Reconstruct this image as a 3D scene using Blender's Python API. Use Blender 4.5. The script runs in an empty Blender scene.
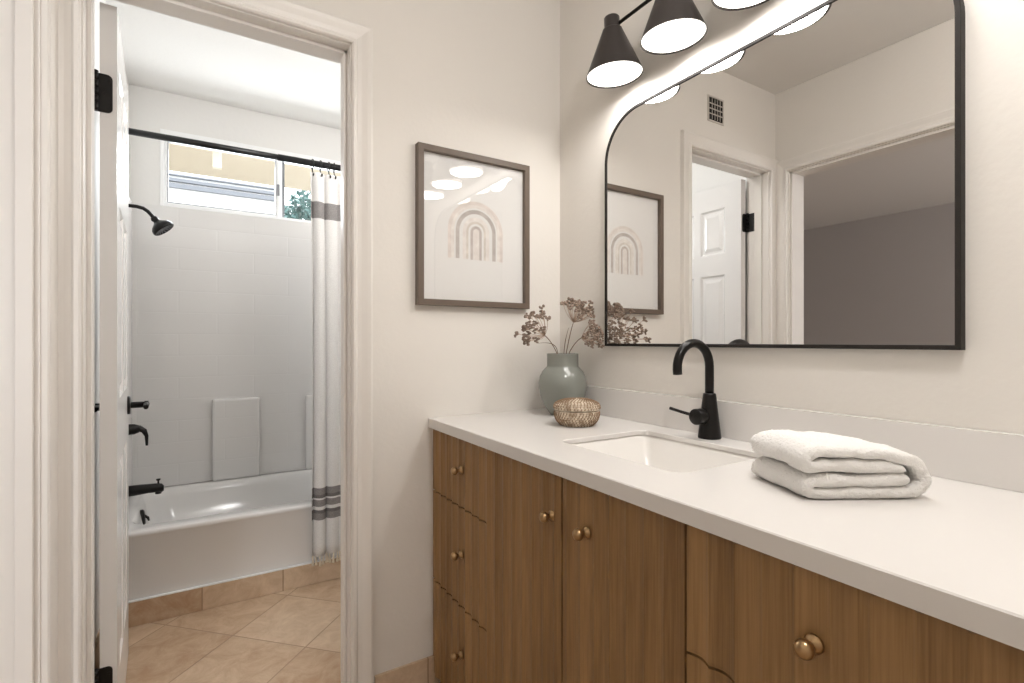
import bpy, bmesh, math, random
from mathutils import Vector, Matrix, noise
random.seed(7)
R = math.radians
PI = math.pi
S = bpy.context.scene
COL = S.collection

# ------------------------------------------------------------------ camera
cam_d = bpy.data.cameras.new('camera'); cam = bpy.data.objects.new('camera', cam_d); COL.objects.link(cam)
cam.location = (0, 0, 1.14); cam.rotation_euler = (R(90), 0, -R(31.7))
cam_d.sensor_width = 36; cam_d.lens = 36 * 505 / 1024; cam_d.clip_start = .02
S.camera = cam
# ------------------------------------------------------------------ view, world, daylight
S.view_settings.view_transform = 'Standard'; S.view_settings.look = 'None'
S.view_settings.gamma = 1; S.view_settings.use_curve_mapping = False
S.view_settings.exposure = 0.10
W = bpy.data.worlds.new('world'); S.world = W; W.use_nodes = True
bg = W.node_tree.nodes['Background']; bg.inputs[0].default_value = (.93, .965, 1, 1); bg.inputs[1].default_value = 3.4

def area(name, loc, rot, sx, sy, power, color=(1, 1, 1), portal=False, spread=180):
    d = bpy.data.lights.new(name, 'AREA'); d.shape = 'RECTANGLE'; d.size = sx; d.size_y = sy
    d.energy = power; d.color = color; d.spread = R(spread)
    o = bpy.data.objects.new(name, d); COL.objects.link(o); o.location = loc; o.rotation_euler = rot
    if portal: d.cycles.is_portal = True
    return o
def disc_light(name, loc, rad, power, color):
    d = bpy.data.lights.new(name, 'AREA'); d.shape = 'DISK'; d.size = rad * 2; d.energy = power; d.color = color
    o = bpy.data.objects.new(name, d); COL.objects.link(o); o.location = loc
    return o
def bulb_light(name, loc, rad, power, color):
    d = bpy.data.lights.new(name, 'POINT'); d.shadow_soft_size = rad; d.energy = power; d.color = color
    o = bpy.data.objects.new(name, d); COL.objects.link(o); o.location = loc
    return o
CEIL = 2.465
# daylight through the bathroom window and an added, unseen bedroom window (just outside the panes)
area('bath_daylight', (.37, 3.46, 2.045), (R(-72), 0, 0), 1.0, .34, 18, (.90, .95, 1))
area('bedroom_fill_light', (-2.3, -2.12, 1.35), (R(90), 0, 0), 1.6, 1.3, 60, (.93, .96, 1))  # added fill to brighten the bedroom in the mirror
# added fill of the vanity room and light of the bath ceiling lamp (their bodies are built below)
bulb_light('entry_fill_light', (.58, .05, CEIL - .20), .08, 20, (1, .985, .97))  # fill added above the frame to brighten ceiling and upper walls
bulb_light('bath_lamp_light', (.95, 1.98, CEIL - .20), .08, 12, (1, .995, .99))

# ------------------------------------------------------------------ materials
def mat(name, color, rough=.5, metal=0, bump=None, **kw):
    m = bpy.data.materials.new(name); m.use_nodes = True
    n = m.node_tree.nodes; l = m.node_tree.links; b = n['Principled BSDF']
    b.inputs['Base Color'].default_value = (*color, 1); b.inputs['Roughness'].default_value = rough
    b.inputs['Metallic'].default_value = metal
    for k, v in kw.items(): b.inputs[k.replace('_', ' ')].default_value = v
    if bump:
        sc, st, dist = bump
        tc = n.new('ShaderNodeTexCoord'); t = n.new('ShaderNodeTexNoise'); t.inputs['Scale'].default_value = sc
        t.inputs['Detail'].default_value = 3
        bp = n.new('ShaderNodeBump'); bp.inputs['Strength'].default_value = st; bp.inputs['Distance'].default_value = dist
        l.new(tc.outputs['Object'], t.inputs['Vector']); l.new(t.outputs[0], bp.inputs['Height']); l.new(bp.outputs[0], b.inputs['Normal'])
    return m
def srgb(r, g, b):
    f = lambda c: (c / 255 / 12.92) if c / 255 <= .04045 else ((c / 255 + .055) / 1.055) ** 2.4
    return (f(r), f(g), f(b))
M = {}
M['wall'] = mat('warm_white_wall', srgb(231, 226, 219), .75, bump=(60, .22, .003))
M['ceil'] = mat('ceiling_paint', srgb(232, 229, 225), .85, bump=(40, .2, .003))
M['bathwall'] = mat('bath_wall_paint', srgb(226, 224, 221), .7, bump=(50, .2, .003))
M['trim'] = mat('trim_gloss_paint', srgb(233, 228, 222), .38)
M['doorp'] = mat('door_gloss_paint', srgb(228, 226, 224), .22)
M['bedwall'] = mat('bedroom_paint', srgb(196, 190, 186), .8, bump=(50, .2, .003))
M['black'] = mat('matte_black_metal', srgb(30, 28, 27), .32, .6)
M['blackrod'] = mat('black_enamel', srgb(26, 26, 27), .35, .2)
M['bronze'] = mat('dark_bronze_frame', srgb(38, 34, 31), .6, 0, None, Specular_IOR_Level=.25)
M['shade'] = mat('shade_dark_enamel', srgb(62, 56, 54), .38, .3)
M['brass'] = mat('aged_brass', srgb(176, 146, 108), .28, .95)
M['chromed'] = mat('satin_steel', srgb(190, 190, 190), .25, 1)
M['quartz'] = mat('white_quartz', srgb(224, 220, 216), .25)
M['porcelain'] = mat('porcelain', srgb(236, 232, 227), .12)
M['acrylic'] = mat('tub_acrylic', srgb(228, 226, 224), .12)
M['frame'] = mat('walnut_grey_frame', srgb(104, 90, 78), .45, bump=(90, .3, .002))
M['vase'] = mat('sage_glaze', srgb(134, 136, 129), .13)
M['stem'] = mat('dried_stem', srgb(120, 92, 72), .8)
M['ray'] = mat('dried_ray', srgb(186, 158, 138), .8)
M['floret'] = mat('dried_floret', srgb(142, 124, 110), .9)
M['towel'] = mat('white_terry', srgb(238, 235, 231), .95, bump=(420, .7, .004))
M['vinyl'] = mat('white_vinyl', srgb(240, 240, 240), .35)
M['grey_vinyl'] = mat('grey_gasket', srgb(120, 122, 126), .4)
M['dark'] = mat('dark_void', srgb(24, 22, 21), .8)
M['ventwhite'] = mat('vent_paint', srgb(205, 198, 190), .5)
M['soffit'] = mat('tan_stucco', srgb(214, 203, 184), .9)
M['rafter'] = mat('pale_rafter', srgb(228, 220, 204), .8)
M['roofgrey'] = mat('roof_grey', srgb(128, 131, 138), .7)
M['leaf'] = mat('leaf', srgb(84, 120, 116), .6)
M['bark'] = mat('bark', srgb(90, 75, 60), .9)
M['ground'] = mat('ground', srgb(150, 145, 135), .9)
M['carpet'] = mat('carpet', srgb(170, 162, 152), .95)
M['tassel'] = mat('cream_tassel', srgb(232, 220, 200), .9)

def emis(name, color, st, base=(.9, .9, .9)):
    m = mat(name, base, .5); b = m.node_tree.nodes['Principled BSDF']
    b.inputs['Emission Color'].default_value = (*color, 1); b.inputs['Emission Strength'].default_value = st
    return m
M['bulb'] = emis('lit_diffuser', (1, .96, .90), 2.2)
M['lampglass'] = emis('lit_ceiling_glass', (1, .95, .9), 3)

# mirror silver
m = mat('mirror_silver', (.80, .79, .775), 0.0, 1); M['mirror'] = m
# thin clear glass
def thin_glass(name, ior, tint=(1, 1, 1)):
    m = bpy.data.materials.new(name); m.use_nodes = True
    n = m.node_tree.nodes; l = m.node_tree.links; n.remove(n['Principled BSDF'])
    fr = n.new('ShaderNodeFresnel'); fr.inputs[0].default_value = ior
    t = n.new('ShaderNodeBsdfTransparent'); t.inputs[0].default_value = (*tint, 1)
    g = n.new('ShaderNodeBsdfGlossy'); g.inputs['Roughness'].default_value = 0
    ge = n.new('ShaderNodeNewGeometry'); inv = n.new('ShaderNodeMath'); inv.operation = 'SUBTRACT'; inv.inputs[0].default_value = 1
    l.new(ge.outputs['Backfacing'], inv.inputs[1]); mu = n.new('ShaderNodeMath'); mu.operation = 'MULTIPLY'
    l.new(fr.outputs[0], mu.inputs[0]); l.new(inv.outputs[0], mu.inputs[1])
    mx = n.new('ShaderNodeMixShader'); l.new(mu.outputs[0], mx.inputs[0]); l.new(t.outputs[0], mx.inputs[1]); l.new(g.outputs[0], mx.inputs[2])
    l.new(mx.outputs[0], n['Material Output'].inputs[0]); return m
M['picglass'] = thin_glass('picture_glass', 1.75)
M['glass'] = thin_glass('window_glass', 1.45, (.98, .99, .99))

# wood
def wood():
    m = mat('reeded_oak', srgb(124, 90, 56), .42); n = m.node_tree.nodes; l = m.node_tree.links; b = n['Principled BSDF']
    tc = n.new('ShaderNodeTexCoord'); mp = n.new('ShaderNodeMapping'); mp.inputs['Scale'].default_value = (60, 60, 1.6)
    t = n.new('ShaderNodeTexNoise'); t.inputs['Scale'].default_value = 4; t.inputs['Detail'].default_value = 6; t.inputs['Distortion'].default_value = .3
    mp2 = n.new('ShaderNodeMapping'); mp2.inputs['Scale'].default_value = (14, 14, .5)
    t2 = n.new('ShaderNodeTexNoise'); t2.inputs['Scale'].default_value = 2; t2.inputs['Detail'].default_value = 2
    ad = n.new('ShaderNodeMix'); ad.data_type = 'FLOAT'; ad.inputs[0].default_value = .4
    cr = n.new('ShaderNodeValToRGB'); e = cr.color_ramp.elements
    e[0].position = .33; e[0].color = (*srgb(126, 94, 58), 1); e[1].position = .66; e[1].color = (*srgb(166, 130, 86), 1)
    l.new(tc.outputs['Object'], mp.inputs[0]); l.new(mp.outputs[0], t.inputs['Vector'])
    l.new(tc.outputs['Object'], mp2.inputs[0]); l.new(mp2.outputs[0], t2.inputs['Vector'])
    l.new(t.outputs[0], ad.inputs[2]); l.new(t2.outputs[0], ad.inputs[3]); sp = n.new('ShaderNodeSeparateXYZ'); l.new(tc.outputs['Object'], sp.inputs[0])
    dv = n.new('ShaderNodeMath'); dv.operation = 'DIVIDE'; dv.inputs[1].default_value = .0433; of = n.new('ShaderNodeMath'); of.inputs[1].default_value = .80 - .534 + .0433 * 20
    l.new(sp.outputs['Y'], of.inputs[0]); l.new(of.outputs[0], dv.inputs[0])
    fl = n.new('ShaderNodeMath'); fl.operation = 'FLOOR'; l.new(dv.outputs[0], fl.inputs[0])
    wn = n.new('ShaderNodeTexWhiteNoise'); wn.noise_dimensions = '1D'; l.new(fl.outputs[0], wn.inputs['W'])
    a2 = n.new('ShaderNodeMix'); a2.data_type = 'FLOAT'; a2.inputs[0].default_value = .16
    l.new(ad.outputs[0], a2.inputs[2]); l.new(wn.outputs['Value'], a2.inputs[3])
    l.new(a2.outputs[0], cr.inputs[0]); l.new(cr.outputs[0], b.inputs['Base Color'])
    bp = n.new('ShaderNodeBump'); bp.inputs['Strength'].default_value = .15; bp.inputs['Distance'].default_value = .002
    l.new(t.outputs[0], bp.inputs['Height']); l.new(bp.outputs[0], b.inputs['Normal']); return m
M['wood'] = wood()

# travertine tile; grid at angle, local origin
def tile(name, ang, ox, oy, size, grout=.0045, axis='XY'):
    m = mat(name, srgb(200, 172, 140), .38); n = m.node_tree.nodes; l = m.node_tree.links; b = n['Principled BSDF']
    tc = n.new('ShaderNodeTexCoord')
    sub = n.new('ShaderNodeVectorMath'); sub.operation = 'SUBTRACT'; sub.inputs[1].default_value = (ox, oy, 0)
    l.new(tc.outputs['Object'], sub.inputs[0])
    rot = n.new('ShaderNodeVectorRotate'); rot.rotation_type = 'Z_AXIS'; rot.inputs['Angle'].default_value = ang
    l.new(sub.outputs[0], rot.inputs['Vector'])
    sep = n.new('ShaderNodeSeparateXYZ'); l.new(rot.outputs[0], sep.inputs[0])
    ds = []; cells = []
    for a in axis:
        pi = n.new('ShaderNodeMath'); pi.operation = 'PINGPONG'; pi.inputs[1].default_value = size / 2
        l.new(sep.outputs[a], pi.inputs[0]); ds.append(pi)
        dv = n.new('ShaderNodeMath'); dv.operation = 'DIVIDE'; dv.inputs[1].default_value = size; l.new(sep.outputs[a], dv.inputs[0])
        fl = n.new('ShaderNodeMath'); fl.operation = 'FLOOR'; l.new(dv.outputs[0], fl.inputs[0]); cells.append(fl)
    if len(ds) == 2:
        mn = n.new('ShaderNodeMath'); mn.operation = 'MINIMUM'; l.new(ds[0].outputs[0], mn.inputs[0]); l.new(ds[1].outputs[0], mn.inputs[1])
    else: mn = ds[0]
    lt = n.new('ShaderNodeMapRange'); lt.inputs['From Min'].default_value = grout * .35; lt.inputs['From Max'].default_value = grout * .65
    l.new(mn.outputs[0], lt.inputs['Value'])
    cb = n.new('ShaderNodeCombineXYZ'); l.new(cells[0].outputs[0], cb.inputs[0]); l.new(cells[-1].outputs[0], cb.inputs[1])
    wn = n.new('ShaderNodeTexWhiteNoise'); l.new(cb.outputs[0], wn.inputs['Vector'])
    n1 = n.new('ShaderNodeTexNoise'); n1.inputs['Scale'].default_value = 11; n1.inputs['Detail'].default_value = 12; n1.inputs['Roughness'].default_value = .74; n1.inputs['Distortion'].default_value = .6
    l.new(tc.outputs['Object'], n1.inputs['Vector'])
    mix0 = n.new('ShaderNodeMix'); mix0.data_type = 'FLOAT'; mix0.inputs[0].default_value = .25
    l.new(n1.outputs[0], mix0.inputs[2]); l.new(wn.outputs['Value'], mix0.inputs[3])
    cr = n.new('ShaderNodeValToRGB'); e = cr.color_ramp.elements
    e[0].position = .3; e[0].color = (*srgb(176, 144, 114), 1); e[1].position = .64; e[1].color = (*srgb(216, 193, 166), 1)
    l.new(mix0.outputs[0], cr.inputs[0])
    mx = n.new('ShaderNodeMix'); mx.data_type = 'RGBA'; mx.inputs[6].default_value = (*srgb(164, 136, 110), 1)
    l.new(lt.outputs[0], mx.inputs[0]); l.new(cr.outputs[0], mx.inputs[7]); l.new(mx.outputs[2], b.inputs['Base Color'])
    bp = n.new('ShaderNodeBump'); bp.inputs['Strength'].default_value = .5; bp.inputs['Distance'].default_value = .002
    l.new(lt.outputs[0], bp.inputs['Height']); l.new(bp.outputs[0], b.inputs['Normal']); return m
M['floor'] = tile('travertine_diagonal', R(45), .108, 2.2335, .32)
M['base'] = tile('travertine_base', 0, .007, 0, .315, .005, 'X')

# embossed surround
def surround():
    m = mat('embossed_acrylic', srgb(226, 224, 222), .16); n = m.node_tree.nodes; l = m.node_tree.links; b = n['Principled BSDF']
    tc = n.new('ShaderNodeTexCoord'); sep = n.new('ShaderNodeSeparateXYZ'); l.new(tc.outputs['Object'], sep.inputs[0])
    ad = n.new('ShaderNodeMath'); l.new(sep.outputs['X'], ad.inputs[0]); l.new(sep.outputs['Y'], ad.inputs[1])
    cb = n.new('ShaderNodeCombineXYZ'); l.new(ad.outputs[0], cb.inputs[0]); l.new(sep.outputs['Z'], cb.inputs[1])
    br = n.new('ShaderNodeTexBrick'); br.inputs['Scale'].default_value = 1; br.inputs['Brick Width'].default_value = .36; br.inputs['Row Height'].default_value = .115
    br.inputs['Mortar Size'].default_value = .005; br.inputs['Mortar Smooth'].default_value = 1
    br.inputs['Color1'].default_value = br.inputs['Color2'].default_value = (1, 1, 1, 1); br.inputs['Mortar'].default_value = (0, 0, 0, 1)
    l.new(cb.outputs[0], br.inputs['Vector'])
    bp = n.new('ShaderNodeBump'); bp.inputs['Strength'].default_value = .14; bp.inputs['Distance'].default_value = .003
    l.new(br.outputs['Color'], bp.inputs['Height']); l.new(bp.outputs[0], b.inputs['Normal']); return m
M['surround'] = surround()

# shower curtain cloth with woven grey bands placed by height
def curtain_mat():
    m = mat('curtain_cloth', srgb(220, 218, 215), .85); n = m.node_tree.nodes; l = m.node_tree.links; b = n['Principled BSDF']
    b.inputs['Subsurface Weight'].default_value = 0
    tc = n.new('ShaderNodeTexCoord'); sep = n.new('ShaderNodeSeparateXYZ'); l.new(tc.outputs['Object'], sep.inputs[0])
    cr = n.new('ShaderNodeValToRGB'); cr.color_ramp.interpolation = 'CONSTANT'
    mr = n.new('ShaderNodeMapRange'); mr.inputs['From Min'].default_value = 0; mr.inputs['From Max'].default_value = 2
    mr.clamp = True; l.new(sep.outputs['Z'], mr.inputs['Value']); l.new(mr.outputs[0], cr.inputs[0])
    w = srgb(216, 214, 212); g = srgb(130, 126, 125); d = srgb(106, 102, 101)
    bands = [(0, w), (.309, g), (.342, d), (.3555, w), (.370, g), (.402, w), (.411, d), (.425, g), (.460, w), (1.710, g), (1.784, w)]
    e = cr.color_ramp.elements
    e[0].position = 0; e[0].color = (*w, 1); e[1].position = bands[1][0] / 2; e[1].color = (*g, 1)
    for z, c in bands[2:]:
        q = e.new(z / 2); q.color = (*c, 1)
    wv = n.new('ShaderNodeTexNoise'); wv.inputs['Scale'].default_value = 260
    l.new(tc.outputs['Object'], wv.inputs['Vector'])
    mx = n.new('ShaderNodeMix'); mx.data_type = 'RGBA'; mx.blend_type = 'SOFT_LIGHT'; mx.inputs[0].default_value = .6
    l.new(cr.outputs[0], mx.inputs[6]); l.new(wv.outputs[0], mx.inputs[7]); l.new(mx.outputs[2], b.inputs['Base Color'])
    return m
M['curtain'] = curtain_mat()

# woven basket
def weave():
    m = mat('woven_rush', srgb(180, 150, 112), .7); n = m.node_tree.nodes; l = m.node_tree.links; b = n['Principled BSDF']
    tc = n.new('ShaderNodeTexCoord'); t = n.new('ShaderNodeTexNoise'); t.inputs['Scale'].default_value = 70; t.inputs['Detail'].default_value = 3
    cr = n.new('ShaderNodeValToRGB'); e = cr.color_ramp.elements
    e[0].position = .38; e[0].color = (*srgb(172, 150, 126), 1); e[1].position = .6; e[1].color = (*srgb(224, 210, 190), 1)
    l.new(tc.outputs['Object'], t.inputs['Vector']); l.new(t.outputs[0], cr.inputs[0]); l.new(cr.outputs[0], b.inputs['Base Color']); return m
M['weave'] = weave()
M['reed'] = mat('dark_reed', srgb(146, 118, 92), .8)

# ------------------------------------------------------------------ mesh helpers
def box(bm, x0, x1, y0, y1, z0, z1, mi=0, bev=0):
    vs = [bm.verts.new((x, y, z)) for x in (x0, x1) for y in (y0, y1) for z in (z0, z1)]
    fs = [bm.faces.new([vs[i] for i in q]) for q in ((0, 1, 3, 2), (4, 6, 7, 5), (0, 4, 5, 1), (2, 3, 7, 6), (0, 2, 6, 4), (1, 5, 7, 3))]
    for f in fs: f.material_index = mi
    if bev:
        es = list({e for f in fs for e in f.edges})
        bmesh.ops.bevel(bm, geom=es, offset=bev, segments=2, affect='EDGES', profile=.6)
    return vs
def B(*boxes, bev=0):
    bm = bmesh.new()
    for b in boxes: box(bm, *b, bev=bev)
    return bm
def frame_to(bm, verts, base, axis):
    q = Vector((0, 0, 1)).rotation_difference(Vector(axis).normalized()).to_matrix().to_4x4()
    mtx = Matrix.Translation(base) @ q
    for v in verts: v.co = mtx @ v.co
def lathe(bm, prof, base=(0, 0, 0), axis=(0, 0, 1), seg=32, mi=0):
    """prof: list of (r, h)"""
    rings = []; allv = []
    for r, h in prof:
        if r < 1e-6: vs = [bm.verts.new((0, 0, h))]
        else: vs = [bm.verts.new((r * math.cos(2 * PI * k / seg), r * math.sin(2 * PI * k / seg), h)) for k in range(seg)]
        rings.append(vs); allv += vs
    for a, b in zip(rings, rings[1:]):
        for k in range(seg):
            k2 = (k + 1) % seg
            if len(a) == 1 and len(b) == 1: break
            if len(a) == 1: f = bm.faces.new((a[0], b[k], b[k2]))
            elif len(b) == 1: f = bm.faces.new((a[k], a[k2], b[0]))
            else: f = bm.faces.new((a[k], a[k2], b[k2], b[k]))
            f.material_index = mi; f.smooth = True
    frame_to(bm, allv, base, axis); return allv
def tube(bm, pts, rad, seg=12, cap=True, mi=0, closed=False):
    pts = [Vector(p) for p in pts]; n = len(pts); rings = []
    rs = rad if isinstance(rad, (list, tuple)) else [rad] * n
    up = None
    for i, p in enumerate(pts):
        if closed: t = pts[(i + 1) % n] - pts[i - 1]
        else: t = pts[min(i + 1, n - 1)] - pts[max(i - 1, 0)]
        t.normalize()
        if up is None:
            up = t.cross(Vector((0, 0, 1)));
            if up.length < 1e-3: up = t.cross(Vector((1, 0, 0)))
            up.normalize()
        else:
            up = (up - t * up.dot(t)).normalized()
        w = t.cross(up)
        rings.append([bm.verts.new(p + rs[i] * (math.cos(2 * PI * k / seg) * up + math.sin(2 * PI * k / seg) * w)) for k in range(seg)])
    prs = list(zip(rings, rings[1:])) + ([(rings[-1], rings[0])] if closed else [])
    for a, b in prs:
        for k in range(seg):
            f = bm.faces.new((a[k], a[(k + 1) % seg], b[(k + 1) % seg], b[k])); f.smooth = True; f.material_index = mi
    if cap and not closed:
        f = bm.faces.new(rings[0]); f.material_index = mi; f = bm.faces.new(rings[-1]); f.material_index = mi
def loft(bm, rings, mi=0, close_last=False, smooth=True):
    prev = None
    for r in rings:
        vs = [bm.verts.new(p) for p in r]
        if prev:
            n = len(vs)
            for k in range(n):
                f = bm.faces.new((prev[k], prev[(k + 1) % n], vs[(k + 1) % n], vs[k])); f.smooth = smooth; f.material_index = mi
        prev = vs
    if close_last:
        f = bm.faces.new(prev); f.material_index = mi; f.smooth = smooth
def rrect(x0, x1, y0, y1, r, z, n=6):
    pts = []
    for cx, cy, a0 in ((x1 - r, y1 - r, 0), (x0 + r, y1 - r, 90), (x0 + r, y0 + r, 180), (x1 - r, y0 + r, 270)):
        for k in range(n + 1):
            a = R(a0 + 90 * k / n); pts.append(Vector((cx + r * math.cos(a), cy + r * math.sin(a), z)))
    return pts
def wloc(o):
    v = Vector((0, 0, 0))
    while o: v += o.location; o = o.parent
    return v
def obj(name, bm, m, parent=None, label=None, origin=None, recalc=True, bevel=0, sub=0):
    me = bpy.data.meshes.new(name)
    if recalc: bmesh.ops.recalc_face_normals(bm, faces=bm.faces)
    off = wloc(parent) if parent else Vector((0, 0, 0))
    o = bpy.data.objects.new(name, me); COL.objects.link(o)
    if origin is not None:
        o.location = Vector(origin) - off; off = Vector(origin)
    if off.length: bmesh.ops.translate(bm, verts=bm.verts, vec=-off)
    bm.to_mesh(me); bm.free()
    for x in (m if isinstance(m, (list, tuple)) else [m]): me.materials.append(M[x])
    if parent: o.parent = parent
    if label: o['label'] = label
    if bevel:
        md = o.modifiers.new('bevel', 'BEVEL'); md.width = bevel; md.segments = 2; md.limit_method = 'ANGLE'; md.angle_limit = R(40)
    if sub:
        md = o.modifiers.new('sub', 'SUBSURF'); md.levels = md.render_levels = sub
    return o
def tag(o, label, cat, group=None):
    o['label'] = label; o['category'] = cat
    if group: o['group'] = group
    return o
def thing(name, loc, label, cat, group=None):
    o = bpy.data.objects.new(name, None); o.empty_display_size = .05; COL.objects.link(o); o.location = loc
    return tag(o, label, cat, group)
def struct(name, bm, m, parent=None, label=None, bevel=0):
    o = obj(name, bm, m, parent, bevel=bevel); o['kind'] = 'structure'
    if label: o['label'] = label
    return o
def struct_root(name, loc, label=None):
    o = bpy.data.objects.new(name, None); COL.objects.link(o); o.location = loc; o['kind'] = 'structure'
    if label: o['label'] = label
    return o

# ------------------------------------------------------------------ room shell
XL, XR, YB = -.30, 1.185, 1.565          # left wall, right wall, back wall faces of the vanity room
YF = -1.35
OX0, OX1, OH = -.237, .387, 2.04         # doorway to the bath
BXL, BXR, BY0, BY1 = -.312, 1.23, 1.68, 3.25
struct('floor', B((-4.0, 1.5, -2.3, 4.2, -.08, 0)), 'floor', label='diagonal beige travertine tile floor')
struct('ceiling', B((-4.0, 1.5, -2.3, 4.2, CEIL, CEIL + .08)), 'ceil')
struct('wall_back', B((-.42, OX0 - .018, YB, BY0, 0, CEIL), (OX1 + .018, 1.35, YB, BY0, 0, CEIL), (OX0 - .018, OX1 + .018, YB, BY0, OH + .018, CEIL)), 'wall', label='warm white wall around the doorway')
struct('wall_right', B((XR, 1.35, YF - .1, YB, 0, CEIL)), 'wall', label='warm white wall behind the mirror')
LO0, LO1, LH = .69, 1.49, 2.03
struct('wall_left', B((-.42, XL, LO1 + .018, YB, 0, CEIL), (-.42, XL, YF - .1, LO0 - .018, 0, CEIL), (-.42, XL, LO0 - .018, LO1 + .018, LH + .018, CEIL)), 'wall')
struct('wall_front', B((XL, XR, YF - .1, YF, 0, CEIL)), 'wall')
# bath room walls
WX0, WX1, WZ0, WZ1 = -.180, .98, 1.858, 2.265
struct('wall_bath_left', B((-.42, BXL, BY0, BY1 + .12, 0, CEIL)), 'bathwall')
struct('wall_bath_right', B((BXR, 1.35, BY0, BY1 + .12, 0, CEIL)), 'bathwall')
struct('wall_bath_far', B((BXL, WX0, BY1, BY1 + .12, 0, CEIL), (WX1, BXR, BY1, BY1 + .12, 0, CEIL), (WX0, WX1, BY1, BY1 + .12, 0, WZ0), (WX0, WX1, BY1, BY1 + .12, WZ1, CEIL)), 'bathwall')
# bedroom
struct('wall_bedroom_far', B((-3.9, -3.78, -2.1, 4.0, 0, CEIL)), 'bedwall')
struct('wall_bedroom_end', B((-3.78, -.42, 4.0, 4.1, 0, CEIL)), 'bedwall')
struct('wall_bedroom_window', B((-3.78, -3.1, -2.1, -2.0, 0, CEIL), (-1.5, -.30, -2.1, -2.0, 0, CEIL), (-3.1, -1.5, -2.1, -2.0, 0, .7), (-3.1, -1.5, -2.1, -2.0, 2.0, CEIL)), 'bedwall')
struct('wall_bedroom_near', B((-.44, -.42, -2.0, LO0 - .04, 0, CEIL), (-.44, -.42, LO1 + .04, 4.0, 0, CEIL), (-.44, -.42, LO0 - .04, LO1 + .04, LH + .04, CEIL)), 'bedwall')
w = struct_root('added_window_2', (-2.3, -2.05, .7), 'added bedroom window out of view, lighting the bedroom')  # window put in out of view to let light into the bedroom
bm = bmesh.new()
for a in ((-3.1, -3.05, -2.08, -2.02, .7, 2), (-1.55, -1.5, -2.08, -2.02, .7, 2), (-3.05, -1.55, -2.08, -2.02, .7, .75), (-3.05, -1.55, -2.08, -2.02, 1.95, 2), (-2.32, -2.28, -2.08, -2.02, .75, 1.95)): box(bm, *a)
obj('window_frame', bm, 'vinyl', w)

# ---- door casings (profiled mitred trim)
CP = [(0, .012), (.004, .016), (.012, .016), (.018, .011), (.030, .013), (.046, .018), (.056, .020), (.063, .018), (.066, 0)]   # (distance from opening, protrusion)
def casing(name, u0, u1, h, mapf, wid=1.0, label=None):
    bm = bmesh.new(); prof = [(0, 0)] + CP; path = []
    for d, p in prof:
        d *= wid
        path.append([mapf(u0 - d, 0, p), mapf(u0 - d, h + d, p), mapf(u1 + d, h + d, p), mapf(u1 + d, 0, p)])
    vs = [[bm.verts.new(q) for q in row] for row in path]
    for a, b in zip(vs, vs[1:]):
        for k in range(3): bm.faces.new((a[k], a[k + 1], b[k + 1], b[k]))
    for k in (0, 3): bm.faces.new([r[k] for r in vs])
    bm.faces.new([vs[0][0], vs[0][1], vs[-1][1], vs[-1][0]]); bm.faces.new([vs[0][1], vs[0][2], vs[-1][2], vs[-1][1]]); bm.faces.new([vs[0][2], vs[0][3], vs[-1][3], vs[-1][2]])
    return struct(name, bm, 'trim', label=label)
casing('trim_1', OX0 - .004, OX1 + .004, OH + .004, lambda u, z, p: (u, YB - p, z), .98, 'white moulded casing around the bath doorway')
casing('trim_2', OX0 - .004, OX1 + .004, OH + .004, lambda u, z, p: (u, BY0 + p, z), .9)
casing('trim_3', LO0 - .004, LO1 + .004, LH + .004, lambda u, z, p: (XL + p, u, z), .95, 'white moulded casing of the bedroom doorway')
# ---- jambs with stops
bm = B((OX0 - .018, OX0, YB - .001, BY0, 0, OH), (OX1, OX1 + .018, YB - .001, BY0, 0, OH), (OX0 - .018, OX1 + .018, YB - .001, BY0, OH, OH + .018),
       (OX0, OX0 + .010, YB + .035, BY0 - .040, 0, OH), (OX1 - .010, OX1, YB + .035, BY0 - .040, 0, OH), (OX0, OX1, YB + .035, BY0 - .040, OH - .010, OH))
struct('trim_4', bm, 'trim', label='white door jamb and stop of the bath doorway', bevel=.0015)
bm = B((-.44, XL + .001, LO1, LO1 + .018, 0, LH), (-.44, XL + .001, LO0 - .018, LO0, 0, LH), (-.44, XL + .001, LO0 - .018, LO1 + .018, LH, LH + .018),
       (-.338, -.309, LO1 - .012, LO1, 0, LH), (-.338, -.309, LO0, LO0 + .012, 0, LH), (-.338, -.309, LO0, LO1, LH - .012, LH))
struct('trim_5', bm, 'trim', label='white door jamb and stop of the bedroom doorway', bevel=.0015)
# tile baseboards
struct('baseboard_back', B((OX1 + .075, .675, YB - .010, YB, 0, .10)), 'base', label='beige tile baseboard beside the vanity', bevel=.002)
struct('baseboard_tub', B((BXL, BXR, 2.510, 2.522, 0, .098)), 'base', label='beige tile baseboard below the bathtub', bevel=.002)
struct('baseboard_bath_left', B((BXL, BXL + .010, BY0 + .02, 2.51, 0, .098)), 'base', bevel=.002)

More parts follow.
